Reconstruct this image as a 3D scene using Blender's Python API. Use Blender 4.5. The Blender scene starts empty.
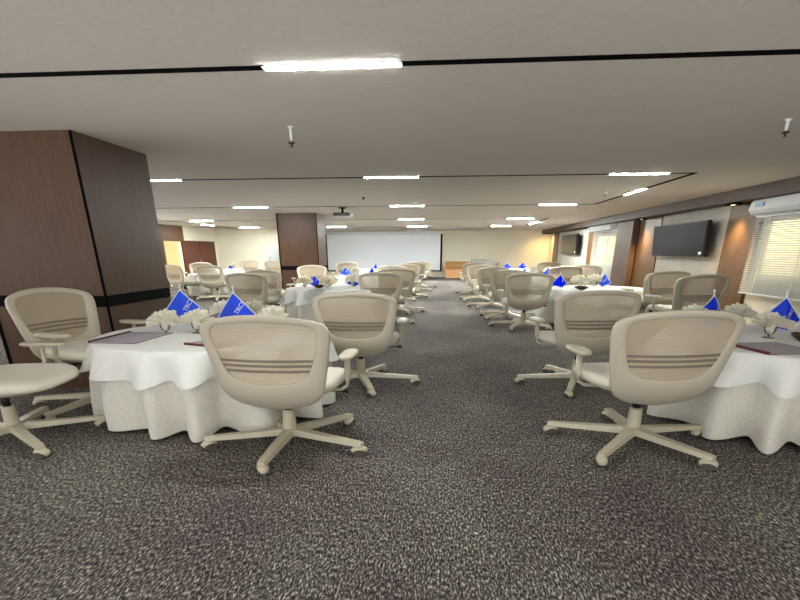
import bpy, bmesh, math, random
from mathutils import Vector, Matrix
C = bpy.context.scene
random.seed(7)
PI = math.pi

# ------------------------------------------------------------------ camera, world, exposure
cam_d = bpy.data.cameras.new('camera'); cam = bpy.data.objects.new('camera', cam_d)
C.collection.objects.link(cam); C.camera = cam
F_PX = 509.16
cam_d.sensor_width = 36.0; cam_d.sensor_fit = 'HORIZONTAL'
cam_d.lens = 36.0 * F_PX / 800.0
cam_d.shift_y = (467.9 - 300.0) / 800.0
cam_d.clip_start = 0.05; cam_d.clip_end = 200
YAW, PITCH, ROLL = math.radians(4.65), math.radians(23.08), math.radians(0.15)
cam.matrix_world = Matrix.Translation((0, 0, 1.5)) @ Matrix.Rotation(YAW, 4, 'Z') @ Matrix.Rotation(PI/2 - PITCH, 4, 'X') @ Matrix.Rotation(-ROLL, 4, 'Z')
cam_d.dof.use_dof = False

SKY, LOW_FILL = 1.5, 4.2
w = bpy.data.worlds.new('world'); C.world = w; w.use_nodes = True
# overcast daylight above the horizon, stronger fill added below it to lift the ceiling (enters through the open rear and left of the hall)
nt = w.node_tree; wtc = nt.nodes.new('ShaderNodeTexCoord'); wsx = nt.nodes.new('ShaderNodeSeparateXYZ'); wr = nt.nodes.new('ShaderNodeMapRange')
nt.links.new(wtc.outputs['Generated'], wsx.inputs[0]); nt.links.new(wsx.outputs['Z'], wr.inputs['Value'])
wr.inputs['From Min'].default_value = -.12; wr.inputs['From Max'].default_value = .05
wr.inputs['To Min'].default_value = LOW_FILL; wr.inputs['To Max'].default_value = SKY
nt.nodes['Background'].inputs[0].default_value = (0.97, 0.985, 0.98, 1)
nt.links.new(wr.outputs[0], nt.nodes['Background'].inputs[1])
C.view_settings.view_transform = 'Standard'; C.view_settings.look = 'None'
C.view_settings.gamma = 1; C.view_settings.use_curve_mapping = False
C.view_settings.exposure = 0.3
LAMP = 140.0        # strength of the ceiling light strips

# ------------------------------------------------------------------ materials
def srgb(r, g, b):
    f = lambda v: (v/255/12.92) if v/255 <= .04045 else ((v/255+.055)/1.055)**2.4
    return (f(r), f(g), f(b), 1)
def mat(name, col, rough=.6, metal=0, spec=.4, sheen=0):
    m = bpy.data.materials.new(name); m.use_nodes = True
    b = m.node_tree.nodes['Principled BSDF']
    b.inputs['Base Color'].default_value = col
    b.inputs['Roughness'].default_value = rough
    b.inputs['Metallic'].default_value = metal
    b.inputs['Specular IOR Level'].default_value = spec
    if sheen: b.inputs['Sheen Weight'].default_value = sheen
    return m
def N(m, t, **kw):
    n = m.node_tree.nodes.new(t)
    for k, v in kw.items(): setattr(n, k, v)
    return n
def L(m, a, b): m.node_tree.links.new(a, b)
def BS(m): return m.node_tree.nodes['Principled BSDF']
def coords(m, scale, kind='Object'):
    tc = N(m, 'ShaderNodeTexCoord'); mp = N(m, 'ShaderNodeMapping')
    mp.inputs['Scale'].default_value = scale
    L(m, tc.outputs[kind], mp.inputs['Vector']); return mp.outputs['Vector']
def ramp(m, fac, stops):
    r = N(m, 'ShaderNodeValToRGB'); e = r.color_ramp.elements
    while len(e) < len(stops): e.new(.5)
    for i, (p, c) in enumerate(stops): e[i].position = p; e[i].color = c
    L(m, fac, r.inputs['Fac']); return r.outputs['Color']
def noise(m, vec, scale, detail=3, rough=.6):
    n = N(m, 'ShaderNodeTexNoise'); n.inputs['Scale'].default_value = scale
    n.inputs['Detail'].default_value = detail; n.inputs['Roughness'].default_value = rough
    L(m, vec, n.inputs['Vector']); return n.outputs['Fac']
def bump(m, h, strength=.3, dist=.01):
    b = N(m, 'ShaderNodeBump'); b.inputs['Strength'].default_value = strength; b.inputs['Distance'].default_value = dist
    L(m, h, b.inputs['Height']); L(m, b.outputs['Normal'], BS(m).inputs['Normal'])
def mixc(m, fac, a, b, mode='MIX'):
    x = N(m, 'ShaderNodeMix', data_type='RGBA', blend_type=mode)
    if isinstance(fac, float): x.inputs[0].default_value = fac
    else: L(m, fac, x.inputs[0])
    for i, v in ((6, a), (7, b)):
        if isinstance(v, tuple): x.inputs[i].default_value = v
        else: L(m, v, x.inputs[i])
    return x.outputs[2]
def emis(name, col, s):
    m = mat(name, (0.8, 0.8, 0.8, 1)); b = BS(m)
    b.inputs['Emission Color'].default_value = col; b.inputs['Emission Strength'].default_value = s
    return m

M = {}
# carpet: heathered loops with woven dashes, broken into broad darker and lighter drifts
m = M['carpet'] = mat('carpet', (.1, .1, .1, 1), .95, spec=.1)
v = coords(m, (96, 30, 30)); n1 = noise(m, v, 1.0, 2, .7)
v2 = coords(m, (42, 6.5, 10)); n2 = noise(m, v2, 1.0, 3, .7)
v3 = coords(m, (.9, .55, 1)); n3 = noise(m, v3, 1.0, 3, .6)
c1 = ramp(m, n1, [(.30, srgb(22, 20, 21)), (.45, srgb(62, 58, 58)), (.56, srgb(108, 104, 102)), (.69, srgb(192, 188, 182))])
c2 = ramp(m, n2, [(.3, srgb(128, 120, 122)), (.5, srgb(180, 175, 171)), (.7, srgb(226, 224, 214))])
c3 = ramp(m, n3, [(.35, srgb(182, 172, 177)), (.5, srgb(205, 203, 199)), (.65, srgb(226, 229, 220))])
x = mixc(m, .8, c1, c2, 'MULTIPLY'); x = mixc(m, .85, x, c3, 'MULTIPLY')
g = N(m, 'ShaderNodeMix', data_type='RGBA', blend_type='MULTIPLY'); g.inputs[0].default_value = 1; g.clamp_result = False
L(m, x, g.inputs[6]); g.inputs[7].default_value = (3.45, 3.55, 3.65, 1)
L(m, g.outputs[2], BS(m).inputs['Base Color']); bump(m, n1, .6, .02)

m = M['ceiling'] = mat('ceiling_paint', srgb(226, 219, 209), .9, spec=.15)
n = noise(m, coords(m, (2.2, 2.2, 2.2)), 9, 5, .7)
L(m, ramp(m, n, [(.3, srgb(222, 214, 204)), (.7, srgb(230, 223, 213))]), BS(m).inputs['Base Color']); bump(m, n, .15, .01)
M['cream'] = mat('cream_wall_paint', srgb(226, 219, 200), .8, spec=.2)
M['base'] = mat('pale_skirting', srgb(222, 218, 208), .6)
M['black'] = mat('black_trim', srgb(12, 11, 11), .85, spec=.1)
M['slot'] = mat('black_slot', srgb(8, 7, 7), .9, spec=.05)

def wood(name, a, b, rough=.38, sc=(9, 9, .7)):
    m = mat(name, a, rough, spec=.25)
    n = noise(m, coords(m, sc), 3.0, 5, .65)
    L(m, ramp(m, n, [(.3, a), (.7, b)]), BS(m).inputs['Base Color']); return m
M['wood'] = wood('dark_walnut_veneer', srgb(72, 47, 32), srgb(90, 63, 45))
M['wood_panel'] = wood('walnut_wall_panel', srgb(84, 60, 37), srgb(106, 80, 51))
M['wood_grey'] = wood('greyed_walnut_cladding', srgb(84, 63, 53), srgb(104, 81, 69), .5)
M['wood_red'] = wood('reddish_mahogany_door', srgb(66, 28, 18), srgb(92, 42, 26))
M['soffit'] = wood('soffit_walnut', srgb(60, 43, 36), srgb(76, 57, 48), .5, (9, .7, 9))
M['oak'] = wood('orange_lit_oak', srgb(190, 140, 92), srgb(214, 166, 118), .5)  # lower cabinet: the orange light on it is put into this paler tone
M['oak_dark'] = wood('golden_oak_top', srgb(150, 104, 56), srgb(172, 124, 72), .5)

m = M['paper'] = mat('herringbone_wallpaper', srgb(176, 166, 156), .8)   # chevron relief in its own tone
tc = N(m, 'ShaderNodeTexCoord'); sx = N(m, 'ShaderNodeSeparateXYZ'); L(m, tc.outputs['Object'], sx.inputs[0])
def MT(op, a, b=None):
    q = N(m, 'ShaderNodeMath', operation=op)
    for i, v in ((0, a), (1, b)):
        if v is None: continue
        if isinstance(v, (int, float)): q.inputs[i].default_value = v
        else: L(m, v, q.inputs[i])
    return q.outputs[0]
zig = MT('PINGPONG', sx.outputs['Y'], .34)
s = MT('FRACT', MT('MULTIPLY', MT('ADD', sx.outputs['Z'], MT('MULTIPLY', zig, .55)), 9.0))
nz = noise(m, tc.outputs['Object'], 4.0, 3)
cc = ramp(m, s, [(0, srgb(176, 169, 160)), (.5, srgb(184, 177, 168)), (.55, srgb(160, 152, 142)), (1, srgb(174, 166, 156))])
L(m, mixc(m, .25, cc, ramp(m, nz, [(.3, srgb(150, 142, 134)), (.7, srgb(206, 200, 190))])), BS(m).inputs['Base Color'])

def MT_(op, a, b):
    q = N(m, 'ShaderNodeMath', operation=op)
    for i, v in ((0, a), (1, b)):
        if isinstance(v, (int, float)): q.inputs[i].default_value = v
        else: L(m, v, q.inputs[i])
    return q.outputs[0]
M['frame'] = mat('beige_chair_plastic', srgb(197, 187, 169), .42, spec=.4)
M['metal'] = mat('beige_powder_coat', srgb(200, 191, 168), .38, spec=.5)
M['chairblack'] = mat('black_chair_plastic', srgb(20, 19, 20), .4)
M['wheel'] = mat('dark_caster_tyre', srgb(84, 77, 70), .5)
m = M['seatfab'] = mat('pale_seat_fabric', srgb(226, 220, 205), .9, spec=.15, sheen=.2)
n = noise(m, coords(m, (60, 60, 60)), 3, 2); bump(m, n, .2, .005)
m = M['lumbar'] = mat('taupe_lumbar_band', srgb(128, 115, 101), .6)
# woven net: light threads with open gaps between them
m = M['net'] = mat('beige_net', srgb(192, 176, 154), .8, spec=.1)
wv = noise(m, coords(m, (3.0, 3.0, 5.0)), 1.2, 1)
v = coords(m, (1, 1, 1)); wa = N(m, 'ShaderNodeTexWave', bands_direction='Z'); wa.inputs['Scale'].default_value = 11; wa.inputs['Distortion'].default_value = 14
wa.inputs['Detail'].default_value = 1; wa.inputs['Detail Scale'].default_value = .55; L(m, v, wa.inputs['Vector'])
al = N(m, 'ShaderNodeMapRange'); al.inputs['To Min'].default_value = .72; al.inputs['To Max'].default_value = .84
wn = N(m, 'ShaderNodeTexNoise'); wn.inputs['Scale'].default_value = 1.0; wn.inputs['Detail'].default_value = 2; wn.inputs['Distortion'].default_value = 1.6
L(m, coords(m, (7, 7, 26)), wn.inputs['Vector']); wmx = MT_('ADD', MT_('MULTIPLY', wa.outputs['Fac'], .35), MT_('MULTIPLY', wn.outputs['Fac'], .75))
L(m, wmx, al.inputs['Value'])
L(m, al.outputs[0], BS(m).inputs['Alpha'])

def cloth(name, a, b, sc, st):
    m = mat(name, a, .85, spec=.15, sheen=.15)
    n = noise(m, coords(m, (1, 1, 1)), sc, 4, .65)
    L(m, ramp(m, n, [(.42, a), (.55, b)]), BS(m).inputs['Base Color']); bump(m, n, st, .01); return m
M['cloth'] = cloth('white_table_linen', srgb(236, 236, 232), srgb(240, 240, 237), 5, .1)
M['skirt'] = cloth('ivory_damask_linen', srgb(222, 218, 206), srgb(232, 228, 217), 60, .45)
M['napkin'] = cloth('cream_napkin_linen', srgb(250, 244, 226), srgb(253, 249, 236), 12, .1)
M['blue'] = mat('royal_blue_satin', srgb(16, 74, 236), .5, spec=.4)
M['white'] = mat('white_plastic', srgb(228, 229, 230), .4)
M['whitecloth'] = mat('white_piping', srgb(225, 230, 240), .6)
M['screen'] = mat('projection_screen_fabric', srgb(240, 244, 250), .85, spec=.1)
M['tv'] = mat('tv_screen_glass', srgb(12, 13, 16), .15, spec=.3)
M['tvbez'] = mat('tv_bezel', srgb(14, 14, 16), .35)
M['sheet'] = mat('lavender_grey_paper', srgb(176, 170, 180), .7)
M['burg'] = mat('burgundy_vinyl', srgb(104, 28, 44), .5)
M['bowl'] = mat('dark_brown_glaze', srgb(62, 38, 34), .3)
M['grey'] = mat('mid_grey_plastic', srgb(150, 150, 152), .5)
M['greybox'] = mat('grey_cabinet_laminate', srgb(168, 165, 160), .5)
M['china'] = mat('white_china', srgb(238, 238, 236), .15)
M['led'] = emis('led_diffuser', (.95, 1, .96, 1), LAMP)
M['led_mid'] = emis('led_diffuser_mid_hall', (.95, 1, .96, 1), LAMP*4.3)
M['led_far'] = emis('led_diffuser_far_hall', (.95, 1, .96, 1), LAMP*7.2)
M['spot'] = emis('downlight_lens', (1, .8, .5, 1), 7)
M['winlit'] = emis('sunlit_window_glass', (1.0, .86, .47, 1), 1.15)
m = M['blind'] = mat('white_blind_slat', srgb(226, 226, 222), .5)
m = M['glass'] = bpy.data.materials.new('clear_glass'); m.use_nodes = True
nt = m.node_tree; nt.nodes.remove(nt.nodes['Principled BSDF'])
tr = nt.nodes.new('ShaderNodeBsdfTransparent'); tr.inputs[0].default_value = (.96, .97, .96, 1)
gl = nt.nodes.new('ShaderNodeBsdfGlossy'); gl.inputs['Roughness'].default_value = .05
lw = nt.nodes.new('ShaderNodeLayerWeight'); lw.inputs[0].default_value = .35
mx = nt.nodes.new('ShaderNodeMixShader'); nt.links.new(lw.outputs['Fresnel'], mx.inputs[0]); nt.links.new(tr.outputs[0], mx.inputs[1]); nt.links.new(gl.outputs[0], mx.inputs[2])
nt.links.new(mx.outputs[0], nt.nodes['Material Output'].inputs[0])

BS(M['napkin']).inputs['Subsurface Weight'].default_value = .35; BS(M['napkin']).inputs['Subsurface Radius'].default_value = (.05, .05, .04); BS(M['napkin']).inputs['Subsurface Scale'].default_value = 1
# ------------------------------------------------------------------ mesh helpers
col = C.collection
def bx(bm, x0, x1, y0, y1, z0, z1):
    vs = [bm.verts.new((x, y, z)) for z in (z0, z1) for (x, y) in ((x0, y0), (x1, y0), (x1, y1), (x0, y1))]
    for f in ((3, 2, 1, 0), (4, 5, 6, 7), (0, 1, 5, 4), (1, 2, 6, 5), (2, 3, 7, 6), (3, 0, 4, 7)):
        bm.faces.new([vs[i] for i in f])
    return vs
def box(*a):
    bm = bmesh.new(); bx(bm, *a); return bm
def obj(name, bm, m, parent=None, smooth=False, bevel=0, seg=2):
    me = bpy.data.meshes.new(name)
    if bevel:
        bmesh.ops.bevel(bm, geom=list(bm.edges), offset=bevel, segments=seg, affect='EDGES', clamp_overlap=True)
    bmesh.ops.recalc_face_normals(bm, faces=bm.faces)
    bm.to_mesh(me); bm.free()
    me.materials.append(M[m] if isinstance(m, str) else m)
    if smooth:
        for p in me.polygons: p.use_smooth = True
    o = bpy.data.objects.new(name, me); col.objects.link(o)
    if parent: o.parent = parent
    return o
def tag(o, label, cat, group=None):
    o['label'] = label; o['category'] = cat
    if group: o['group'] = group
    return o
def thing(name, label, cat, loc=(0, 0, 0), rz=0, group=None):
    o = bpy.data.objects.new(name, None); col.objects.link(o)
    o.location = loc; o.rotation_euler = (0, 0, rz); o.empty_display_size = .1
    return tag(o, label, cat, group)
def struct(name, bm, m, **k):
    o = obj(name, bm, m, **k); o['kind'] = 'structure'; return o
def lathe(bm, prof, n=24, cx=0, cy=0, sx=1, sy=1, cap=False):
    rings = []
    for r, z in prof:
        rings.append([bm.verts.new((cx + sx*r*math.cos(2*PI*i/n), cy + sy*r*math.sin(2*PI*i/n), z)) for i in range(n)])
    for a, b in zip(rings, rings[1:]):
        for i in range(n): bm.faces.new((a[i], a[(i+1) % n], b[(i+1) % n], b[i]))
    if cap:
        bm.faces.new(rings[0][::-1]); bm.faces.new(rings[-1])
    return rings
def tube(bm, pts, r, n=8, ry=None):
    ry = ry or r; rings = []
    for i, p in enumerate(pts):
        p = Vector(p); a = Vector(pts[max(0, i-1)]); b = Vector(pts[min(len(pts)-1, i+1)]); t = (b-a).normalized()
        up = Vector((0, 0, 1)) if abs(t.z) < .9 else Vector((0, 1, 0))
        s = t.cross(up).normalized(); u = s.cross(t)
        rings.append([bm.verts.new(p + s*r*math.cos(2*PI*k/n) + u*ry*math.sin(2*PI*k/n)) for k in range(n)])
    for a, b in zip(rings, rings[1:]):
        for k in range(n): bm.faces.new((a[k], a[(k+1) % n], b[(k+1) % n], b[k]))
    bm.faces.new(rings[0][::-1]); bm.faces.new(rings[-1])

# ------------------------------------------------------------------ the room
CH = 2.61
XL, XR, YF, YB = -12.6, 6.25, 33.85, -2.6
struct('floor', box(XL-.2, XR+.1, YB, YF+.1, -.1, 0), 'carpet')
struct('ceiling', box(XL-3.0, XR+.1, YB, YF+.1, CH, CH+.12), 'ceiling')
bm = bmesh.new(); bx(bm, -8, XR+.1, YF, YF+.15, 0, CH); bx(bm, -8.15, -8, 30, YF+.15, 0, CH); bx(bm, XL-.1, -8.15, 30, 30.15, 0, CH)
struct('wall_back', bm, 'cream')
bm = bmesh.new(); bx(bm, XL-.15, XL, 19.5, 24.0, 0, CH); bx(bm, XL-.15, XL, 25.7, 30.0, 0, CH); bx(bm, XL-.15, XL, 24.0, 25.7, 1.94, CH)
struct('wall_left', bm, 'cream')
struct('wall_right', box(XR, XR+.15, YB, YF+.1, 0, CH), 'cream')
bm = bmesh.new(); bx(bm, -7.99, XR-.3, YF-.03, YF, 0, .12); struct('baseboard_back', bm, 'base')
# lit corridor behind the opening in the left wall
bm = bmesh.new(); bx(bm, XL-2.6, XL-2.5, 22.0, 29.0, 0, 2.5); bx(bm, XL-2.5, XL-.15, 28.9, 29.0, 0, 2.5)
bx(bm, XL-2.5, XL-.15, 22.0, 22.1, 0, 2.5); bx(bm, XL-2.6, XL-.15, 22.0, 29.0, -.1, 0); bx(bm, XL-2.6, XL-.15, 22.0, 29.0, 2.5, 2.58)
struct('wall_corridor', bm, mat('corridor_paint', srgb(240, 232, 205), .8))
# door leaf pair and wooden surround
bm = bmesh.new(); bx(bm, XL, XL+.06, 23.0, 24.0, 0, CH); bx(bm, XL, XL+.06, 24.0, 26.0, 1.94, CH)
struct('trim_1', bm, 'wood')
d = thing('door_1', 'dark reddish wooden double door standing beside the lit opening', 'door', (XL, 25.7, 0)); d['kind'] = 'structure'
del d['category']
obj('door_leaf', box(0, .07, .02, 1.86, 0, 1.94), 'wood_red', d, bevel=.006); obj('door_leaf', box(0, .07, 1.9, 3.78, 0, 1.94), 'wood_red', d, bevel=.006)
obj('door_frame', box(0, .05, -.05, 3.86, 1.94, 1.99), 'wood', d)
bm = bmesh.new(); tube(bm, [(.13, 1.7, .8), (.13, 1.7, 1.1)], .02); bx(bm, .06, .13, 1.68, 1.72, .8, .83); bx(bm, .06, .13, 1.68, 1.72, 1.07, 1.1)
obj('door_handle', bm, 'grey', d)
ct = thing('corridor_light', 'warm glowing ceiling panel in the corridor beyond the opening', 'ceiling light', (XL-1.3, 25.2, 2.495))
obj('diffuser', box(-.5, .5, -.8, .8, -.04, 0), emis('warm_panel', (1, .96, .84, 1), 18), ct)

# soffit along the right wall and the wall panels beneath it
struct('trim_2', box(5.75, XR, YB, YF, 2.39, CH), 'soffit')
def panel(i, y0, y1, m, x=6.17, z0=0, z1=2.39): struct('trim_%d' % i, box(x, XR, y0, y1, z0, z1), m)
panel(3, 11.66, 12.9, 'wood_panel'); panel(4, 12.9, 16.7, 'paper', 6.2); panel(5, 16.7, 18.42, 'wood_panel')
panel(6, 18.5, 20.1, 'wood_grey', 5.98); panel(7, 23.5, 24.6, 'wood_panel'); panel(8, 24.6, 31.0, 'paper', 6.2); panel(9, 31.0, 32.2, 'wood_panel')
struct('trim_10', box(6.17, XR, 18.42, 18.5, 0, 2.39), 'slot')
panel(11, 6.9, 8.2, 'wood_panel'); panel(12, 2.5, 6.9, 'paper', 6.2)

# windows with sunlit glass, blinds in front
def window(i, y0, y1, z0, z1):
    d = thing('window_%d' % i, 'window', 'window', (0, 0, 0)); del d['label'], d['category']; d['kind'] = 'structure'
    obj('window_pane', box(6.2, 6.22, y0+.12, y1-.12, z0+.1, z1-.1), 'winlit', d)
    bm = bmesh.new(); bx(bm, 6.17, XR, y0, y1, z1-.1, z1); bx(bm, 6.17, XR, y0, y1, z0, z0+.1)
    bx(bm, 6.17, XR, y0, y0+.12, z0+.1, z1-.1); bx(bm, 6.17, XR, y1-.12, y1, z0+.1, z1-.1)
    ym = (y0+y1)/2; bx(bm, 6.17, XR, ym-.06, ym+.06, z0+.1, z1-.1)
    obj('window_frame', bm, 'white', d)
window(1, 8.6, 11.35, .95, 2.1); window(2, 20.45, 23.1, .9, 2.1)
def blind(label, y0, y1, z0, z1, n):
    t = thing('venetian_blind', label, 'window blind', (6.08, y0, 0), 0, 'white slatted blinds on the right wall')
    W = y1-y0
    obj('headrail', box(-.05, .04, 0, W, z1-.05, z1), 'white', t, bevel=.008)
    bm = bmesh.new(); p = (z1-.06-z0)/n
    for k in range(n):
        z = z0 + .02 + (k+.5)*p
        v = [bm.verts.new(c) for c in ((-.035, 0, z-p*.38), (-.035, W, z-p*.38), (.03, W, z+p*.30), (.03, 0, z+p*.30),
                                       (-.035, 0, z-p*.48), (-.035, W, z-p*.48), (.03, W, z+p*.30), (.03, 0, z+p*.30))]
        for f in ((0, 1, 2, 3), (7, 6, 5, 4), (0, 4, 5, 1), (2, 6, 7, 3), (1, 5, 6, 2), (0, 3, 7, 4)): bm.faces.new([v[i] for i in f])
    obj('slats', bm, 'blind', t)
    obj('bottom_rail', box(-.04, .035, 0, W, z0, z0+.03), 'white', t)
    for f in (.15, .5, .85): obj('ladder_tape', box(-.045, -.041, W*f-.012, W*f+.012, z0, z1-.05), 'blind', t)
    return t
blind('white slatted blind under the nearest wall air conditioner', 8.3, 11.57, .69, 2.13, 36)
blind('white slatted blind between the greyish column cladding and the far television', 20.15, 23.45, .5, 2.19, 36)

def aircon(label, y0, y1, z0, z1):
    t = thing('air_conditioner', label, 'air conditioner', (XR-.085, y0, 0), 0, 'white split air conditioners above the blinds')
    W = y1-y0; bm = bmesh.new()
    prof = [(0, z0+.03), (0, z1), (-.22, z1), (-.245, z1-.02), (-.28, z0+.10), (-.22, z0+.03), (-.1, z0)]
    a = [bm.verts.new((x, 0, z)) for x, z in prof]; b = [bm.verts.new((x, W, z)) for x, z in prof]
    bm.faces.new(a); bm.faces.new(b[::-1])
    for i in range(len(prof)): bm.faces.new((a[i], b[i], b[(i+1) % len(prof)], a[(i+1) % len(prof)]))
    obj('casing', bm, 'white', t, bevel=.006)
    bm = bmesh.new(); bx(bm, -.265, -.1, .15, W-.15, z0+.005, z0+.03); obj('air_flap', bm, 'grey', t)
    obj('display_panel', box(-.30, -.25, W-.5, W-.25, z1-.13, z1-.07), mat('pale_blue_badge', srgb(130, 170, 200), .4), t)
    return t
aircon('white air conditioner over the nearest blind, cut by the right edge', 9.0, 11.62, 2.11, 2.385)
aircon('white air conditioner over the far blind', 20.7, 23.9, 2.16, 2.385)

def tv(label, x, y0, y1, z0, z1, tilt):
    t = thing('television', label, 'television', (x, (y0+y1)/2, z0), 0, 'wall televisions'); W = (y1-y0)/2; H = z1-z0
    def tl(bm):
        bmesh.ops.transform(bm, matrix=Matrix.Rotation(tilt, 4, 'Y'), verts=bm.verts); return bm
    obj('casing', tl(box(-.06, .04, -W, W, 0, H)), 'tvbez', t, bevel=.01)
    obj('screen', tl(box(-.068, -.058, -W+.05, W-.05, .03, H-.02)), 'tv', t)
    obj('wall_bracket', box(.0, XR-.05-x, -.4, .4, H*.35, H*.65), 'black', t)
    obj('energy_sticker', tl(box(-.073, -.066, -W+.12, -W+.26, .05, .11)), 'white', t)
tv('large black television on patterned wall panel above two chairs', 6.0, 13.2, 16.4, 1.36, 2.13, -.08)
tv('smaller far television near the yellow lit corner', 6.0, 25.6, 28.8, 1.36, 2.2, -.08)

# warm downlights recessed under the soffit
for y, lb, e in ((12.35, 'warm downlight above the brown panel beside the nearest blind', 200), (17.7, 'warm downlight above the brown panel left of the large television', 280),
              (24.0, 'warm downlight between far blind and far television', 130), (32.3, 'warm downlight in the far right corner glowing on the cream wall', 150)):
    t = thing('downlight', lb, 'downlight', (5.93, y, 2.39), 0, 'downlights under the soffit')
    bm = bmesh.new(); lathe(bm, [(.14, 0), (.14, -.035), (.06, -.035), (.055, -.01)], 20, sy=1.6); obj('housing', bm, 'black', t, smooth=True)
    bm = bmesh.new(); lathe(bm, [(.05, -.02), (.05, -.03)], 16, sy=1.6, cap=True); obj('lens', bm, 'spot', t)
    ld = bpy.data.lights.new('downlight_lamp', 'SPOT'); ld.energy = e; ld.color = (1, .68, .26); ld.spot_size = math.radians(115); ld.spot_blend = .7; ld.shadow_soft_size = .06
    lo = bpy.data.objects.new('downlight_lamp', ld); col.objects.link(lo); lo.parent = t; lo.location = (0, 0, -.06)
    lo.rotation_euler = (0, math.radians(12), 0) if y < 31 else (math.radians(38), 0, 0)

# columns
def column(name, x0, x1, y0, y1):
    t = bpy.data.objects.new(name, None); col.objects.link(t); t['kind'] = 'structure'; t.location = (x0, y0, 0)
    W, D = x1-x0, y1-y0
    obj('cladding', box(0, W, 0, D, 0, CH), 'wood', t)
    bm = bmesh.new(); e = .006
    bx(bm, -e, W+e, -e, D+e, .93, 1.05); obj('band', bm, 'black', t)
    bm = bmesh.new(); bx(bm, W-.012, W+e*1.5, -e*1.5, .012, 0, CH)
    bx(bm, -e*1.5, .03, -e*1.5, .03, 0, CH); obj('corner_seam', bm, 'slot', t)
column('column', -5.1, -3.73, 5.66, 7.07); column('column.001', -5.36, -4.08, 17.65, 18.92)

# ceiling slots and light strips
k = 13
def slot(x0, x1, y0, y1):
    global k; struct('trim_%d' % k, box(x0, x1, y0, y1, CH-.004, CH+.02), 'slot'); k += 1
hw = .042
SY = [-1.5, 4.02, 9.46, 15.25, 21.5, 27.7]
slot(-12, 6-.3, SY[0]-hw, SY[0]+hw); slot(-12, 5.7, SY[1]-hw, SY[1]+hw); slot(-12, 3.9, SY[2]-hw, SY[2]+hw); slot(-12, 3.85, SY[3]-hw, SY[3]+hw)
slot(-12, 3.85, SY[4]-hw, SY[4]+hw); slot(-12, 3.85, SY[5]-hw, SY[5]+hw)
slot(3.83, 3.91, SY[2]+hw, SY[3]-hw); slot(3.79, 3.87, SY[4]+hw, SY[5]-hw); slot(-10.86, -10.78, SY[4]+hw, SY[5]-hw)
lights = [(-1.26, -.32, 4.02, 'brightest nearest light strip, alone in the front ceiling slot'),
 (-5.05, -4.46, 9.46, 'light strip touching the left brown column edge in the second slot'),
 (-1.39, -.46, 9.46, 'middle light strip in the second ceiling slot'),
 (2.52, 3.45, 9.46, 'right light strip of the second slot near its corner'),
 (-5.83, -4.86, 15.25, 'left light strip of the third slot'),
 (-1.53, -.59, 15.25, 'middle light strip of the third slot above the projection screen'),
 (2.41, 3.38, 15.25, 'right light strip of the third slot'),
 (-10.05, -9.08, 21.5, 'light strip at far left above the wooden door, fourth slot'),
 (-5.6, -4.65, 21.5, 'light strip of the fourth slot just behind the far column'),
 (-1.81, -.83, 21.5, 'middle light strip of the fourth slot'),
 (2.28, 3.28, 21.5, 'right light strip of the fourth slot'),
 (-10.36, -9.41, 27.7, 'farthest left light strip before the cream wall'),
 (-5.88, -4.93, 27.7, 'farthest light strip over the left of the projection screen'),
 (-1.89, -.92, 27.7, 'farthest light strip over the right of the projection screen'),
 (2.2, 3.15, 27.7, 'farthest right light strip')]
allights = [(a, b, y-hw, y+hw, lb) for a, b, y, lb in [(q[0]+.05, q[1]+.005, q[2], q[3]) for q in lights]]
allights += [(3.84, 3.90, 11.55, 12.85, 'short slanting light strip in the lengthwise slot nearest right'),
             (3.8, 3.86, 24.0, 26.0, 'short slanting light strip in the lengthwise slot far right'),
             (-10.85, -10.79, 24.3, 25.6, 'small slanting light strip far left above the door')]
allights += [(-5.0, -4.0, SY[0]-hw, SY[0]+hw, 'light strip behind the camera, left'), (-1.2, -.2, SY[0]-hw, SY[0]+hw, 'light strip behind the camera, middle'), (2.6, 3.6, SY[0]-hw, SY[0]+hw, 'light strip behind the camera, right'),
             (-9, -8, 4.02-hw, 4.02+hw, 'light strip of the front slot beyond the left frame edge'), (-9.0, -8.05, 9.46-hw, 9.46+hw, 'light strip of the second slot beyond the left column')]
for x0, x1, y0, y1, lb in allights:
    t = thing('ceiling_light', lb, 'ceiling light', ((x0+x1)/2, (y0+y1)/2, CH), 0, 'linear ceiling lights')
    a, b = (x1-x0)/2, (y1-y0)/2
    obj('diffuser', box(-a, a, -b*.8, b*.8, -.009, -.004) if a > b else box(-a*.8, a*.8, -b, b, -.009, -.004), 'led' if y0 < 12 else 'led_mid' if y0 < 22.5 or x0 < -9 else 'led_far', t)
    for g_ in (-1, 1):
        if a > b: obj('end_cap', box(min(g_*a, g_*(a+.012)), max(g_*a, g_*(a+.012)), -b, b, -.011, -.003), 'white', t)
        else: obj('end_cap', box(-a, a, min(g_*b, g_*(b+.012)), max(g_*b, g_*(b+.012)), -.011, -.003), 'white', t)

def sprinkler(x, y, drop, lb):
    t = thing('sprinkler', lb, 'fire sprinkler', (x, y, CH), 0, 'ceiling sprinklers')
    bm = bmesh.new(); lathe(bm, [(.03, 0), (.03, -.01), (.015, -.014), (.014, -drop+.05), (.01, -drop+.045)], 14, cap=True); obj('drop_pipe', bm, 'white', t, smooth=True)
    bm = bmesh.new(); lathe(bm, [(.010, -drop+.05), (.034, -drop+.035), (.034, -drop+.028), (.010, -drop+.02), (.010, -drop+.006), (.022, -drop+.004), (.022, -drop)], 14, cap=True); obj('head', bm, 'bowl', t)
sprinkler(-1.52, 5.72, .17, 'ceiling sprinkler on a white stub left of middle, nearest'); sprinkler(3.13, 5.85, .14, 'ceiling sprinkler at the right edge of the picture')
sprinkler(-1.78, 12.3, .09, 'small ceiling sprinkler behind the middle light strip'); sprinkler(3.3, 12.25, .09, 'small ceiling sprinkler by the slanting light strip')

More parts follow.
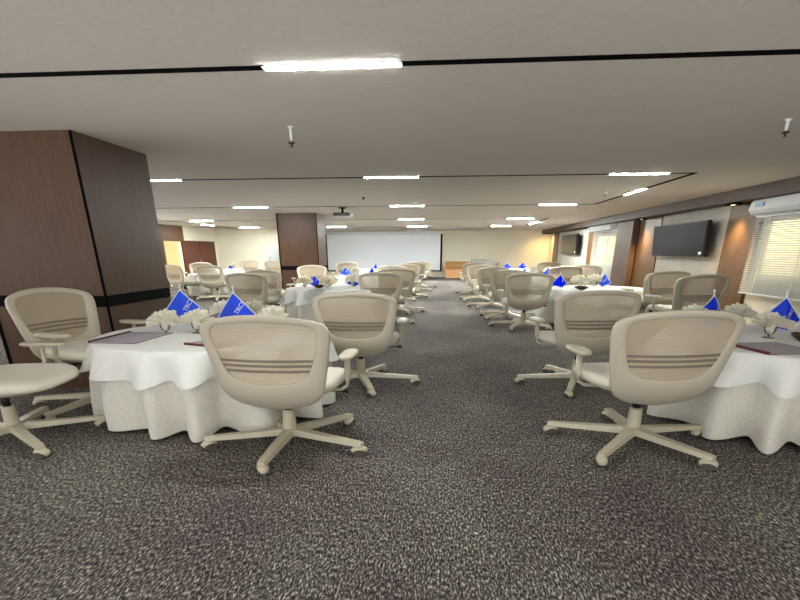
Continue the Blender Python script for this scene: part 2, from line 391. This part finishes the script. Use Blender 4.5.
# projector on its ceiling pole
t = thing('projector', 'white ceiling projector hanging on a black pole before the screen', 'projector', (-2.86, 15.65, CH))
bm = bmesh.new(); lathe(bm, [(.11, 0), (.11, -.02), (.035, -.03), (.035, -.13)], 16, cap=True); obj('pole', bm, 'black', t)
bm = bmesh.new(); bx(bm, -.24, .22, -.2, .2, -.215, -.15); obj('casing', bm, mat('projector_grey', srgb(96, 94, 92), .5), t, bevel=.012)
obj('base_plate', box(-.23, .21, -.19, .19, -.235, -.216), 'white', t)
bm = bmesh.new(); tube(bm, [(.13, .2, -.185), (.13, .27, -.185)], .06, 16, .028); obj('projector_lens', bm, 'black', t)
bm = bmesh.new(); bx(bm, -.22, .2, -.12, -.1, -.15, -.13); bx(bm, -.22, .2, .1, .12, -.15, -.13); obj('bracket', bm, 'black', t)
bm = bmesh.new(); bx(bm, .222, .27, -.12, .12, -.225, -.16); obj('side_cap', bm, 'white', t)

# projection screen
t = thing('projection_screen', 'large white projection screen with black border on far wall', 'projection screen', (-3.7, YF-.12, 0))
obj('screen_fabric', box(-3.5, 3.45, -.02, 0, .40, 2.42), 'screen', t)
bm = bmesh.new(); bx(bm, 3.45, 3.56, -.03, .01, .33, 2.44); bx(bm, -3.6, -3.5, -.03, .01, .33, 2.44); bx(bm, -3.5, 3.45, -.03, .01, .33, .40)
obj('border', bm, 'black', t)
obj('roller_housing', box(-3.65, 3.6, -.1, .1, 2.44, 2.56), 'white', t)

# wooden cabinet and grey shelf by the far wall
t = thing('cabinet', 'low oak cabinet standing at the far wall right of the screen', 'cabinet', (.7, 32.9, 0))
obj('body', box(-.6, .75, -.35, .35, 0, .5), 'oak', t, bevel=.01)
obj('drawer_front', box(-.62, .77, -.4, .36, .5, .9), 'oak_dark', t, bevel=.01)
obj('handle', box(-.1, .2, -.43, -.4, .7, .73), 'grey', t)
t = thing('serving_table', 'grey low table against far wall beyond the right row of chairs', 'table', (2.32, 32.7, 0))
obj('tabletop', box(-.75, .9, -.35, .35, .84, .9), 'greybox', t)
for x in (-.68, .8):
    for y in (-.28, .26): obj('leg', box(x, x+.05, y, y+.05, 0, .84), 'greybox', t)
for i, x in enumerate((1.75, 2.1, 2.45)):
    tt = thing('stacked_tray', ('leftmost', 'middle', 'rightmost')[i] + ' of the grey trays on the far grey table', 'tray', (x, 32.7, .9), 0, 'grey trays on the far table')
    obj('tray_body', box(-.16, .16, -.2, .2, 0, .1), 'greybox', tt, bevel=.01); obj('lid', box(-.17, .17, -.21, .21, .1, .13), 'grey', tt)
# flip chart
t = thing('flip_chart', 'pale grey flip chart standing left of the far brown column', 'flip chart', (-9.3, 29.4, 0))
obj('board', box(-.3, .3, -.03, .03, .75, 1.66), mat('flip_board', srgb(170, 174, 174), .5), t)
obj('paper_tray', box(-.32, .32, -.1, -.03, .72, .76), 'grey', t)
for dx, dy in ((-.28, -.2), (.28, -.2), (0, .35)):
    bm = bmesh.new(); tube(bm, [(dx*.4, 0.03, 1.6), (dx, dy, 0)], .015); obj('leg', bm, 'grey', t)

# ------------------------------------------------------------------ the chair
BACKOUT = [(.368, .0), (.373, .09), (.388, .18), (.415, .275), (.455, .345), (.52, .392), (.62, .416), (.72, .439), (.84, .460), (.92, .474), (.965, .477), (1.01, .462), (1.043, .418), (1.067, .34), (1.088, .22), (1.098, .11), (1.101, .0)]
MESHIN = [(.59, .0), (.595, .12), (.61, .20), (.635, .262), (.67, .300), (.72, .330), (.78, .350), (.86, .372), (.93, .387), (.972, .388), (1.005, .370), (1.027, .315), (1.04, .20), (1.047, .10), (1.05, .0)]
def loop(prof, n):
    pts = [(w_, z) for z, w_ in prof] + [(-w_, z) for z, w_ in prof[-2:0:-1]]
    pts.append(pts[0]); L_ = [0]
    for a, b in zip(pts, pts[1:]): L_.append(L_[-1] + math.hypot(a[0]-b[0], a[1]-b[1]))
    out = []
    half = len(prof)-1
    for i in range(n):                      # equal steps on either half so that both loops match
        h = i < n//2; j = i if h else i - n//2
        s0, s1 = (0, L_[half]) if h else (L_[half], L_[-1])
        s = s0 + (s1-s0)*j/(n//2)
        q = max(q_ for q_ in range(len(L_)-1) if L_[q_] <= s + 1e-9)
        f = (s-L_[q])/max(1e-9, L_[q+1]-L_[q])
        out.append((pts[q][0]+(pts[q+1][0]-pts[q][0])*f, pts[q][1]+(pts[q+1][1]-pts[q][1])*f))
    return out
def backy(x, z):
    y = -.35 - .22*(z-.5) + .42*x*x
    if z < .56: y += 2.4*(.56-z)**2
    return y
def make_chair():
    t = bpy.data.objects.new('swivel_chair', None); col.objects.link(t); t.empty_display_size = .1
    up = []
    n = 72; O, I = loop(BACKOUT, n), loop(MESHIN, n)
    bm = bmesh.new(); R = []
    for f, off in ((0, -.012), (0, .012), (.06, .022), (.5, .014), (.94, .018), (1, .008), (1, -.012), (.94, -.02), (.5, -.02), (.06, -.024)):
        R.append([bm.verts.new((O[i][0]+(I[i][0]-O[i][0])*f, backy(O[i][0]+(I[i][0]-O[i][0])*f, O[i][1]+(I[i][1]-O[i][1])*f)+off, O[i][1]+(I[i][1]-O[i][1])*f)) for i in range(n)])
    for a in range(len(R)):
        p, q = R[a], R[(a+1) % len(R)]
        for i in range(n): bm.faces.new((p[i], p[(i+1) % n], q[(i+1) % n], q[i]))
    up.append(obj('backrest_frame', bm, 'frame', t, smooth=True))
    bm = bmesh.new(); cz = .80; prev = None
    for s in (1.02, .8, .6, .4, .2):
        ring = [bm.verts.new((x*s, backy(x*s, cz+(z-cz)*s)-.002, cz+(z-cz)*s)) for x, z in I]
        if prev:
            for i in range(n): bm.faces.new((prev[i], prev[(i+1) % n], ring[(i+1) % n], ring[i]))
        prev = ring
    c = bm.verts.new((0, backy(0, cz)-.002, cz))
    for i in range(n): bm.faces.new((prev[i], prev[(i+1) % n], c))
    up.append(obj('backrest_mesh', bm, 'net', t, smooth=True))
    for z in (.695, .735, .772):
        bm = bmesh.new(); hwid = .335 + (z-.695)*.25; K = 12; rr = []
        for i in range(K+1):
            x = -hwid + 2*hwid*i/K; y = backy(x, z)
            rr.append([bm.verts.new((x, y+dy, z+dz)) for dy, dz in ((-.012, -.0085), (.006, -.0085), (.006, .0085), (-.012, .0085))])
        for a, b in zip(rr, rr[1:]):
            for j in range(4): bm.faces.new((a[j], a[(j+1) % 4], b[(j+1) % 4], b[j]))
        bm.faces.new(rr[0][::-1]); bm.faces.new(rr[-1]); up.append(obj('lumbar_band', bm, 'lumbar', t))
    # seat cushion
    bm = bmesh.new(); n2 = 48; rings = []
    for s, z in ((.55, .438), (.94, .442), (.99, .455), (1.0, .48), (.985, .505), (.93, .522), (.7, .530), (.35, .527)):
        ring = []
        for i in range(n2):
            a = 2*PI*i/n2; ca, sa = math.cos(a), math.sin(a)
            px = .45*math.copysign(abs(ca)**.55, ca); py = .42*math.copysign(abs(sa)**.55, sa)
            wf = 1 - .08*(py < 0)*abs(py)/.42
            zz = z + (-.025*max(0, py-.25)/.17 if z > .45 else 0)
            ring.append(bm.verts.new((px*s*wf, .10+py*s, zz+.055)))
        rings.append(ring)
    for a, b in zip(rings, rings[1:]):
        for i in range(n2): bm.faces.new((a[i], a[(i+1) % n2], b[(i+1) % n2], b[i]))
    bm.faces.new(rings[0][::-1]); bm.faces.new(rings[-1])
    up.append(obj('seat', bm, 'seatfab', t, smooth=True))
    bm = bmesh.new(); rings = []
    for s, z in ((.5, .395), (.8, .405), (.92, .43), (.93, .44)):
        rings.append([bm.verts.new((.45*s*math.copysign(abs(math.cos(2*PI*i/32))**.6, math.cos(2*PI*i/32)), .08+.40*s*math.copysign(abs(math.sin(2*PI*i/32))**.6, math.sin(2*PI*i/32)), z+.055)) for i in range(32)])
    for a, b in zip(rings, rings[1:]):
        for i in range(32): bm.faces.new((a[i], a[(i+1) % 32], b[(i+1) % 32], b[i]))
    bm.faces.new(rings[0][::-1]); bm.faces.new(rings[-1]); up.append(obj('seat_pan', bm, 'frame', t, smooth=True))
    bm = bmesh.new(); bx(bm, -.13, .13, -.22, .2, .415, .455); bx(bm, -.06, .06, -.27, -.2, .43, .46)
    up.append(obj('tilt_mechanism', bm, 'frame', t, bevel=.01))
    bm = bmesh.new(); tube(bm, [(.1, .1, .435), (.40, .14, .435), (.48, .16, .42)], .014); up.append(obj('tilt_lever', bm, 'chairblack', t))
    # armrests: flat pad on an upright that bends in under the seat
    for s in (-1, 1):
        bm = bmesh.new(); rings = []
        for sc, z in ((.9, .718), (1, .725), (1, .74), (.9, .749)):
            rings.append([bm.verts.new((s*.50 + sc*.062*math.copysign(abs(math.cos(2*PI*i/24))**.7, math.cos(2*PI*i/24)), .13+sc*.20*math.copysign(abs(math.sin(2*PI*i/24))**.7, math.sin(2*PI*i/24)), z)) for i in range(24)])
        for a, b in zip(rings, rings[1:]):
            for i in range(24): bm.faces.new((a[i], a[(i+1) % 24], b[(i+1) % 24], b[i]))
        bm.faces.new(rings[0][::-1]); bm.faces.new(rings[-1])
        ar = obj('armrest', bm, 'frame', t, smooth=True); up.append(ar)
        bm = bmesh.new(); tube(bm, [(s*.49, .12, .725), (s*.49, .10, .55), (s*.485, .09, .49), (s*.44, .08, .458), (s*.2, .06, .448)], .026, 10, .014)
        obj('arm_post', bm, 'frame', ar, smooth=True)
    # column, star base, casters
    bm = bmesh.new(); lathe(bm, [(.062, .09), (.058, .14), (.05, .29), (.05, .30)], 20, cap=True); obj('gas_column', bm, 'metal', t, smooth=True)
    bm = bmesh.new(); lathe(bm, [(.034, .28), (.034, .42)], 16, cap=True); up.append(obj('column_sleeve', bm, 'chairblack', t, smooth=True))
    base = bpy.data.objects.new('star_base', None)
    bm = bmesh.new(); lathe(bm, [(.04, .07), (.085, .085), (.085, .135), (.05, .15)], 24, cap=True)
    for k_ in range(5):
        a = 2*PI*k_/5; d = Vector((math.cos(a), math.sin(a), 0)); p = Vector((-d.y, d.x, 0))
        prof = [(.05, .048, .088, .14), (.35, .042, .082, .124), (.65, .036, .076, .108), (.69, .032, .078, .104)]
        rr = [[bm.verts.new(d*r + p*w_*sg + Vector((0, 0, z))) for sg, z in ((-1, z0), (1, z0), (.8, z1), (-.8, z1))] for r, w_, z0, z1 in prof]
        for x_, y_ in zip(rr, rr[1:]):
            for j in range(4): bm.faces.new((x_[j], x_[(j+1) % 4], y_[(j+1) % 4], y_[j]))
        bm.faces.new(rr[0][::-1]); bm.faces.new(rr[-1])
    base = obj('star_base', bm, 'metal', t)
    for k_ in range(5):
        a = 2*PI*k_/5 ; ca = a + .5
        cs = obj('caster', box(-.02, .02, -.02, .02, .06, .085), 'metal', base); cs.location = (math.cos(a)*.66, math.sin(a)*.66, 0)
        cs.rotation_euler = (0, 0, ca)
        bm = bmesh.new(); bmesh.ops.create_uvsphere(bm, u_segments=14, v_segments=8, radius=1)
        for v_ in bm.verts: v_.co = Vector((v_.co.x*.068, v_.co.y*.046, .042 + max(v_.co.z, -.7)*.038))
        h = obj('caster_hood', bm, 'metal', t, smooth=True); bpy.data.objects.remove(cs)
        h.name = 'caster'; h.parent = base; h.location = (math.cos(a)*.66, math.sin(a)*.66, 0); h.rotation_euler = (0, 0, ca)
    # tyres joined under each caster as ring discs
    for h in list(base.children):
        me = h.data; bm = bmesh.new(); bm.from_mesh(me)
        nb = len(bm.faces)
        for sy_ in (-.036, .036):
            r0 = []
            for q in range(16):
                th = 2*PI*q/16; r0.append((math.cos(th)*.050, math.sin(th)*.027+.027))
            a_ = [bm.verts.new((x_, sy_-.012, z_)) for x_, z_ in r0]; b_ = [bm.verts.new((x_, sy_+.012, z_)) for x_, z_ in r0]
            for q in range(16): bm.faces.new((a_[q], a_[(q+1) % 16], b_[(q+1) % 16], b_[q]))
            bm.faces.new(a_[::-1]); bm.faces.new(b_)
        bm.faces.ensure_lookup_table()
        for f in bm.faces[nb:]: f.material_index = 1
        bmesh.ops.recalc_face_normals(bm, faces=bm.faces)
        bm.to_mesh(me); bm.free(); me.materials.append(M['wheel'])
    for o in up: o['lifts'] = 1
    return t
def copy_tree(o, parent=None):
    c = o.copy(); col.objects.link(c); c.parent = parent
    for ch in o.children: copy_tree(ch, c)
    return c
proto = make_chair(); chairs = [proto]; first = [True]
def chair(x, y, face, base, label, group, lift=0.0):
    """face: heading in degrees from +Y (counter-clockwise); base: angle of one spoke in the world"""
    c = proto if first[0] else copy_tree(proto0)
    if first[0]: first[0] = False
    c.location = (x, y, 0); c.rotation_euler = (0, 0, math.radians(face))
    for ch in c.children:
        if ch.get('lifts'): ch.location = (0, 0, lift)
        if ch.name.startswith('star_base'): ch.rotation_euler = (0, 0, math.radians(base-face))
    return tag(c, label, 'chair', group)
proto0 = proto
GL, GR, GF, GW = 'swivel chairs along the left of the aisle', 'swivel chairs along the right of the aisle', 'swivel chairs in the far left corner', 'swivel chairs on the window side'
CH_LIST = [
 (-1.25, 3.98, -2, -92, 'large beige swivel chair left of the aisle, nearest of its row, at the left table', GL, 0),
 (1.615, 4.20, 8, 90, 'nearest beige swivel chair right of the aisle, covering the right table edge', GR, .03),
 (-3.66, 3.9, -82, -36, 'swivel chair cut by the left edge, only seat, one armrest and base showing', GL, 0),
 (-3.55, 4.98, -103, -100, 'swivel chair between the near brown column and the left round table', GL, .07),
 (-.97, 6.13, 0, 0, 'second swivel chair left of the aisle, whole star base showing', GL, 0),
 (1.62, 6.25, 8, 180, 'second swivel chair right of the aisle, partly behind the nearest right one', GR, .02),
 (1.70, 11.3, 0, 170, 'third swivel chair right of the aisle, its black stem and base showing', GR, 0),
 (1.54, 13.0, 0, 150, 'fourth swivel chair right of the aisle, overlapped by the third', GR, 0),
 (1.38, 15.4, 0, 160, 'fifth swivel chair right of the aisle', GR, 0),
 (1.18, 17.8, 0, 150, 'sixth swivel chair right of the aisle', GR, 0),
 (1.12, 20.6, 0, 160, 'farthest swivel chair right of the aisle, near the oak cabinet', GR, 0),
 (-1.33, 11.7, 0, 0, 'third swivel chair left of the aisle, in front of middle table', GL, 0),
 (-1.19, 14.1, 0, 10, 'fourth swivel chair left of the aisle', GL, 0),
 (-1.58, 17.2, 0, 0, 'fifth swivel chair left of the aisle, half hidden by the fourth', GL, 0),
 (-1.25, 18.8, 0, 0, 'sixth swivel chair left of the aisle', GL, 0),
 (-1.18, 21.8, 0, 0, 'seventh swivel chair left of the aisle', GL, 0),
 (-1.02, 24.0, 0, 10, 'last swivel chair left of the aisle before the screen corner', GL, 0),
 (-4.12, 16.6, -175, 0, 'swivel chair standing before the far brown column', GL, 0),
 (-3.85, 21.2, 180, 0, 'swivel chair against the left part of the projection screen', GL, 0),
 (-4.05, 11.3, -6, 20, 'swivel chair directly behind the blue flags of the left table', GL, 0),
 (-4.32, 13.2, -6, 0, 'swivel chair half hidden behind the one beyond the left table flags', GL, 0),
 (-9.2, 25.0, 180, 0, 'left one of two small swivel chairs against the far cream wall', GF, 0),
 (-8.03, 25.0, 180, 0, 'right one of two small swivel chairs against the far cream wall', GF, 0),
 (-8.85, 17.9, -28, 0, 'swivel chair showing right beside the edge of the near brown column', GF, 0),
 (-9.7, 20.9, 184, 0, 'swivel chair in front of the reddish door, overlapped by another', GF, 0),
 (-7.55, 17.5, -4, 0, 'swivel chair below the reddish door with its back to us', GF, 0),
 (4.2, 11.1, 12, 0, 'left one of two overlapping swivel chairs under the large television', GW, .05),
 (4.08, 9.4, 12, 20, 'right one of two overlapping swivel chairs under the large television', GW, .05),
 (4.35, 17.4, -6, 0, 'swivel chair below the far blind, right one of a pair', GW, 0),
 (3.42, 16.1, 0, 0, 'swivel chair left one of a pair below the far blind', GW, 0),
 (3.98, 21.6, 0, 0, 'far swivel chair below the smaller television', GW, 0),
]
for a in CH_LIST: chair(*a)
for o in bpy.data.objects:
    if 'lifts' in o: del o['lifts']

# ------------------------------------------------------------------ round tables under cloths
TZ = .755
def table(x, y, label, seed, r=1.06):
    rnd = random.Random(seed)
    t = thing('tablecloth', label, 'tablecloth', (x, y, 0), 0, 'round white tablecloths')
    K = 240; ph = rnd.random()*6; nf = 13
    js = [rnd.uniform(-.5, .5) for _ in range(4)]
    def fold(a): return math.sin(nf*a + ph + 1.1*math.sin(2*a+js[0]*6) + .9*math.sin(5*a+js[1]*6))
    def amp(a): return 1 + .35*math.sin(3*a+js[2]*6)
    bm = bmesh.new(); rings = []
    rows = [(.3, TZ, 0), (.8, TZ, 0), (.965, TZ-.001, 0), (.99, TZ-.006, 0), (1.0, TZ-.02, .1), (1.015, TZ-.07, .4), (1.025, TZ-.13, .85), (1.035, TZ-.20, 1.3), (1.045, TZ-.26, 1.7)]
    for s, z, f in rows:
        ring = []
        for i in range(K):
            a = 2*PI*i/K; q = fold(a)*amp(a)
            zz = z + (-.022*q if f > 1.1 else 0) + (-.014*math.cos(7*a) if f > 1.1 else 0)
            rr = r*s + .058*f*q
            ring.append(bm.verts.new((rr*math.cos(a), rr*math.sin(a), zz)))
        rings.append(ring)
    c = bm.verts.new((0, 0, TZ))
    for i in range(K): bm.faces.new((rings[0][i], rings[0][(i+1) % K], c))
    for a_, b_ in zip(rings, rings[1:]):
        for i in range(K): bm.faces.new((a_[i], b_[i], b_[(i+1) % K], a_[(i+1) % K]))
    obj('overlay_cloth', bm, 'cloth', t, smooth=True)
    bm = bmesh.new(); rings = []
    for s, z, f in [(.96, TZ-.03, 0), (.98, TZ-.12, .5), (1.0, TZ-.25, 1.1), (1.005, .36, 1.5), (1.0, .2, 1.9), (.985, .014, 2.3)]:
        ring = []
        for i in range(K):
            a = 2*PI*i/K; q = fold(a)*amp(a)
            rr = r*s + .058*f*q - .012
            zz = z + (.014*(1.4-q) if z < .05 else 0)
            ring.append(bm.verts.new((rr*math.cos(a), rr*math.sin(a), zz)))
        rings.append(ring)
    for a_, b_ in zip(rings, rings[1:]):
        for i in range(K): bm.faces.new((a_[i], b_[i], b_[(i+1) % K], a_[(i+1) % K]))
    obj('skirt', bm, 'skirt', t, smooth=True)
    return t
T = {}
for k_, x, y, lb in (('L1', -2.26, 5.06, 'white cloth on the nearest left round table, damask skirt with deep folds'),
        ('R1', 3.2, 5.02, 'white cloth on the nearest right round table, cut by the right edge'),
        ('L2', -2.45, 11.8, 'white cloth on the second left round table, before the far brown column'),
        ('R2', 3.3, 11.9, 'white cloth on the second right round table, seen over a chair back'),
        ('L3', -2.85, 17.5, 'white cloth on the third left round table below the projection screen'),
        ('R3', 3.1, 18.3, 'white cloth on the third right round table'),
        ('L4', -2.9, 24.2, 'white cloth on the farthest left aisle table'),
        ('R4', 3.4, 24.2, 'white cloth on the farthest right table'),
        ('F1', -8.3, 19.4, 'white cloth on the far left table below the reddish door'),
        ('F2', -10.1, 24.0, 'white cloth on the far left table by the cream wall'),
        ('E1', -11.05, 12.6, 'white cloth just showing at the left edge beside the near column')):
    T[k_] = table(x, y, lb, len(k_)+int(x*10) + int(y*7), 1.1 if y < 8 else 1.02)

# ------------------------------------------------------------------ things on the tables
def make_napkin():
    t = bpy.data.objects.new('folded_napkin', None); col.objects.link(t); t.empty_display_size = .05
    def fan(zc, r, spread, n, lean, sx_, yoff, am):
        bm = bmesh.new(); V = [[], []]; rn = random.Random(int(r*1000))
        for i in range(n+1):
            a = -spread + 2*spread*i/n; dd = (am if i % 2 else -am) + rn.uniform(-.008, .008)
            for j, q in enumerate((.12, 1.0)):
                rr = r*q*(1+.05*math.cos(3*a)+(rn.uniform(-.13, .10) if j else 0)); V[j].append(bm.verts.new((sx_*rr*math.sin(a), yoff + dd*q + lean*rr, zc + rr*math.cos(a)*.66)))
        for i in range(n): bm.faces.new((V[0][i], V[0][i+1], V[1][i+1], V[1][i]))
        bmesh.ops.solidify(bm, geom=list(bm.faces), thickness=.004)
        return bm
    obj('rear_fan', fan(.115, .165, 1.75, 22, .30, 1.0, .02, .008), 'napkin', t)
    obj('middle_fan', fan(.112, .145, 1.8, 18, -.15, 1.1, 0, .008), 'napkin', t)
    obj('front_fan', fan(.108, .125, 1.9, 16, -.75, 1.15, -.02, .008), 'napkin', t)
    bm = bmesh.new(); lathe(bm, [(.022, .035), (.032, .07), (.04, .12)], 14, cap=True); obj('tucked_end', bm, 'napkin', t)
    return t
def make_glass():
    t = bpy.data.objects.new('water_glass', None); col.objects.link(t); t.empty_display_size = .05
    bm = bmesh.new(); lathe(bm, [(.05, .0), (.05, .004), (.01, .008), (.008, .03)], 20, cap=True); obj('foot', bm, 'glass', t, smooth=True)
    bm = bmesh.new(); lathe(bm, [(.008, .03), (.03, .034), (.045, .06), (.05, .10), (.048, .13)], 20); obj('bowl', bm, 'glass', t, smooth=True)
    return t
def text_bm(s, size):
    cu = bpy.data.curves.new('t', 'FONT'); cu.body = s; cu.size = size; cu.align_x = 'CENTER'; cu.align_y = 'CENTER'; cu.extrude = .001
    o = bpy.data.objects.new('t', cu); col.objects.link(o); bpy.context.view_layer.update()
    me = bpy.data.meshes.new_from_object(o.evaluated_get(bpy.context.evaluated_depsgraph_get()))
    bpy.data.objects.remove(o); bm = bmesh.new(); bm.from_mesh(me); bpy.data.meshes.remove(me); return bm
def make_flag():
    t = bpy.data.objects.new('table_flag', None); col.objects.link(t); t.empty_display_size = .05
    A, Lp, Bp, Rp = Vector((0, 0, .265)), Vector((-.19, .03, .055)), Vector((.03, -.07, .0)), Vector((.19, .03, .075))
    bm = bmesh.new(); va, vl, vb, vr = [bm.verts.new(p + Vector((0, 0, .012))) for p in (A, Lp, Bp, Rp)]
    bm.faces.new((va, vl, vb)); bm.faces.new((va, vb, vr)); bmesh.ops.solidify(bm, geom=list(bm.faces), thickness=.005)
    obj('pennant', bm, 'blue', t)
    bm = bmesh.new(); dz = Vector((0, 0, .012)); [tube(bm, [p_+dz, q_+dz], .0045, 6) for p_, q_ in ((A, Lp), (Lp, Bp), (Bp, Rp), (Rp, A))]
    obj('piping', bm, 'whitecloth', t)
    bm = bmesh.new(); tube(bm, [(0, .012, .01), (0, .012, .31)], .006, 8); bmesh.ops.create_uvsphere(bm, u_segments=10, v_segments=6, radius=.011, matrix=Matrix.Translation((0, .012, .315)))
    obj('pole', bm, 'white', t); bm = bmesh.new(); lathe(bm, [(.05, 0), (.05, .012), (.012, .018)], 16, cy=.012, cap=True); obj('base', bm, 'white', t)
    # pale lettering slanting along the right half
    bm = text_bm('TRCS', .052)
    ex = (Rp*.6+A*.4 - Bp).normalized(); nr = (Bp-A).cross(Rp-A).normalized()
    if nr.y > 0: nr = -nr
    ey = nr.cross(ex).normalized(); o_ = (A*.46+Rp*.26+Bp*.28) + dz + nr*.006
    mm = Matrix((ex, ey, nr)).transposed().to_4x4(); mm.translation = o_
    bmesh.ops.transform(bm, matrix=mm, verts=bm.verts); obj('lettering', bm, 'whitecloth', t)
    return t
nap0, gl0, fl0 = make_napkin(), make_glass(), make_flag()
used = {'n': 0, 'g': 0, 'f': 0}
def put(proto_, key, x, y, rz, label, cat, group, s=1.0, z=TZ):
    if used[key] == 0: c = proto_
    else: c = copy_tree(proto_)
    used[key] += 1
    c.location = (x, y, z); c.rotation_euler = (0, 0, math.radians(rz)); c.scale = (s, s, s)
    tag(c, label, cat, group)
def setting(x, y, rz, where, s=1.0):
    put(gl0, 'g', x, y, rz, 'stemmed water glass holding the cream napkin ' + where, 'glass', 'water glasses on the round tables', s)
    put(nap0, 'n', x, y, rz, 'cream fan folded napkin ' + where, 'napkin', 'cream fan napkins in glasses', s)
for q in [(-2.70, 4.92, 5, 'at the left front of the nearest left table'), (-2.42, 5.0, -10, 'in front between the two flags of the nearest left table'),
          (-2.52, 5.92, 10, 'behind the gap between flags of the nearest left table'), (-2.2, 6.0, -10, 'right of the right flag on the nearest left table'),
          (-1.75, 5.3, 0, 'hidden low behind the large chair on the left table'),
          (2.62, 5.72, 0, 'left of the left flag on the nearest right table'), (3.12, 5.86, 0, 'between both flags of the nearest right table'),
          (3.0, 5.05, 10, 'in front left of the dark bowl on the nearest right table'), (3.62, 5.15, 0, 'right of the dark bowl at the right picture edge'),
          (-3.0, 11.5, 0, 'left front on the second left table beside the dark bowl'), (-2.55, 12.0, 0, 'rear middle on the second left table'),
          (-2.45, 11.3, 0, 'front middle on the second left table'), (-2.05, 12.1, 0, 'rear right on the second left table'),
          (2.95, 12.1, 0, 'behind the dark bowl on the second right table'), (3.35, 12.4, 0, 'right of the dark bowl on the second right table'),
          (-2.9, 17.8, 0, 'on the third left table'), (2.9, 18.1, 0, 'on the left of the third right table'), (3.4, 18.0, 0, 'on the right of the third right table'),
          (-9.5, 24.1, 0, 'on the far left table by the cream wall')]:
    setting(q[0], q[1], q[2], q[3], 1.0 if q[1] < 8 else 1.15)
for x, y, rz, lb, s in [(-2.9, 5.72, 8, 'small blue table flag on the left of the nearest left table', 1.28), (-2.22, 5.52, -10, 'blue table flag with pale lettering right behind the large chair', 1.25),
          (2.78, 5.74, 25, 'narrower blue table flag left of two on the nearest right table', 1.15), (3.34, 5.5, 4, 'widest blue table flag at the right picture edge', 1.15),
          (-2.95, 12.2, 0, 'blue table flag in front of the chair by the far column', 1.2), (-2.02, 12.15, 0, 'brightest blue table flag on the second left table', 1.4),
          (-3.2, 17.6, 0, 'blue table flag at the left on the third left table', 1.4), (-2.3, 17.4, 60, 'blue table flag at the right on the third left table', 1.4),
          (-3.0, 24.0, 70, 'thin dark blue table flag left on the farthest left table', 1.3), (-2.45, 24.3, 70, 'tiny blue table flag right on the farthest left table', 1.1),
          (2.5, 11.9, 20, 'blue table flag on the left of the second right table', 1.45), (3.52, 12.25, -60, 'blue table flag on the right of the second right table', 1.45),
          (3.3, 17.6, 0, 'blue table flag on the third right table', 1.3), (2.62, 18.0, 40, 'tiny blue table flag on the left of the third right table', 1.2),
          (3.4, 24.1, 0, 'tiny dark blue table flag on the farthest right table', 1.5), (2.75, 24.1, 0, 'farthest tiny blue flag above the right chair row', 1.4),
          (-9.6, 24.0, 60, 'small dark table flag before the far cream wall', 1.1)]:
    put(fl0, 'f', x, y, rz, lb, 'table flag', 'blue table flags', s if y < 8 else s*.68)

def sheet(x, y, rz, lb, w_=.42, d_=.62):
    t = thing('document_folder', lb, 'document folder', (x, y, TZ), math.radians(rz), 'folders on the round tables')
    obj('paper', box(-w_/2, w_/2, -d_/2, d_/2, .004, .009), 'sheet', t)
    obj('cover', box(-w_/2-.02, w_/2, -d_/2-.01, d_/2+.01, 0, .004), 'burg', t)
    obj('spine', box(-w_/2-.035, -w_/2-.005, -d_/2, d_/2, 0, .018), 'burg', t, bevel=.004)
sheet(-2.88, 4.66, -2, 'grey folder with burgundy spine on the left part of the left table')
sheet(2.72, 4.47, 10, 'grey folder with red corner on the front of the right table', .45, .5)
sheet(-1.98, 4.42, 70, 'dark red folder edge peeping left of the large chair back', .3, .4)
def bowl(x, y, s, lb):
    t = thing('snack_bowl', lb, 'bowl', (x, y, TZ), 0, 'dark bowls on the tables')
    bm = bmesh.new(); lathe(bm, [(.05*s, 0), (.06*s, .004), (.13*s, .04), (.14*s, .065), (.13*s, .065), (.11*s, .042), (.04*s, .014)], 24, cap=True); obj('dish', bm, 'bowl', t, smooth=True)
    bm = bmesh.new()
    for i in range(5): bmesh.ops.create_icosphere(bm, subdivisions=1, radius=.03*s, matrix=Matrix.Translation((.06*s*math.cos(i*1.3), .06*s*math.sin(i*1.3), .055)))
    o = obj('sweets', bm, 'bowl', t); o['kind'] = 'stuff'
bowl(3.2, 4.86, .8, 'dark brown bowl in front of the right flag on the nearest right table'); bowl(2.83, 11.35, 1, 'dark bowl on the second right table')
bowl(-2.72, 11.65, .9, 'dark bowl on the second left table')
def plate(x, y, lb):
    t = thing('side_plate', lb, 'plate', (x, y, TZ), 0, 'white side plates'); bm = bmesh.new()
    lathe(bm, [(.10, 0), (.11, .003), (.19, .016), (.19, .02), (.11, .008), (.0001, .007)], 28); obj('dish', bm, 'china', t, smooth=True)
    bm = bmesh.new(); lathe(bm, [(.185, .018), (.192, .0205), (.185, .023)], 28); obj('rim', bm, 'china', t, smooth=True)
plate(-2.1, 4.85, 'white side plate left of the large chair back on the left table'); plate(3.45, 4.55, 'white side plate on the nearest right table')
plate(-2.6, 10.85, 'white side plate on the front of the second left table')
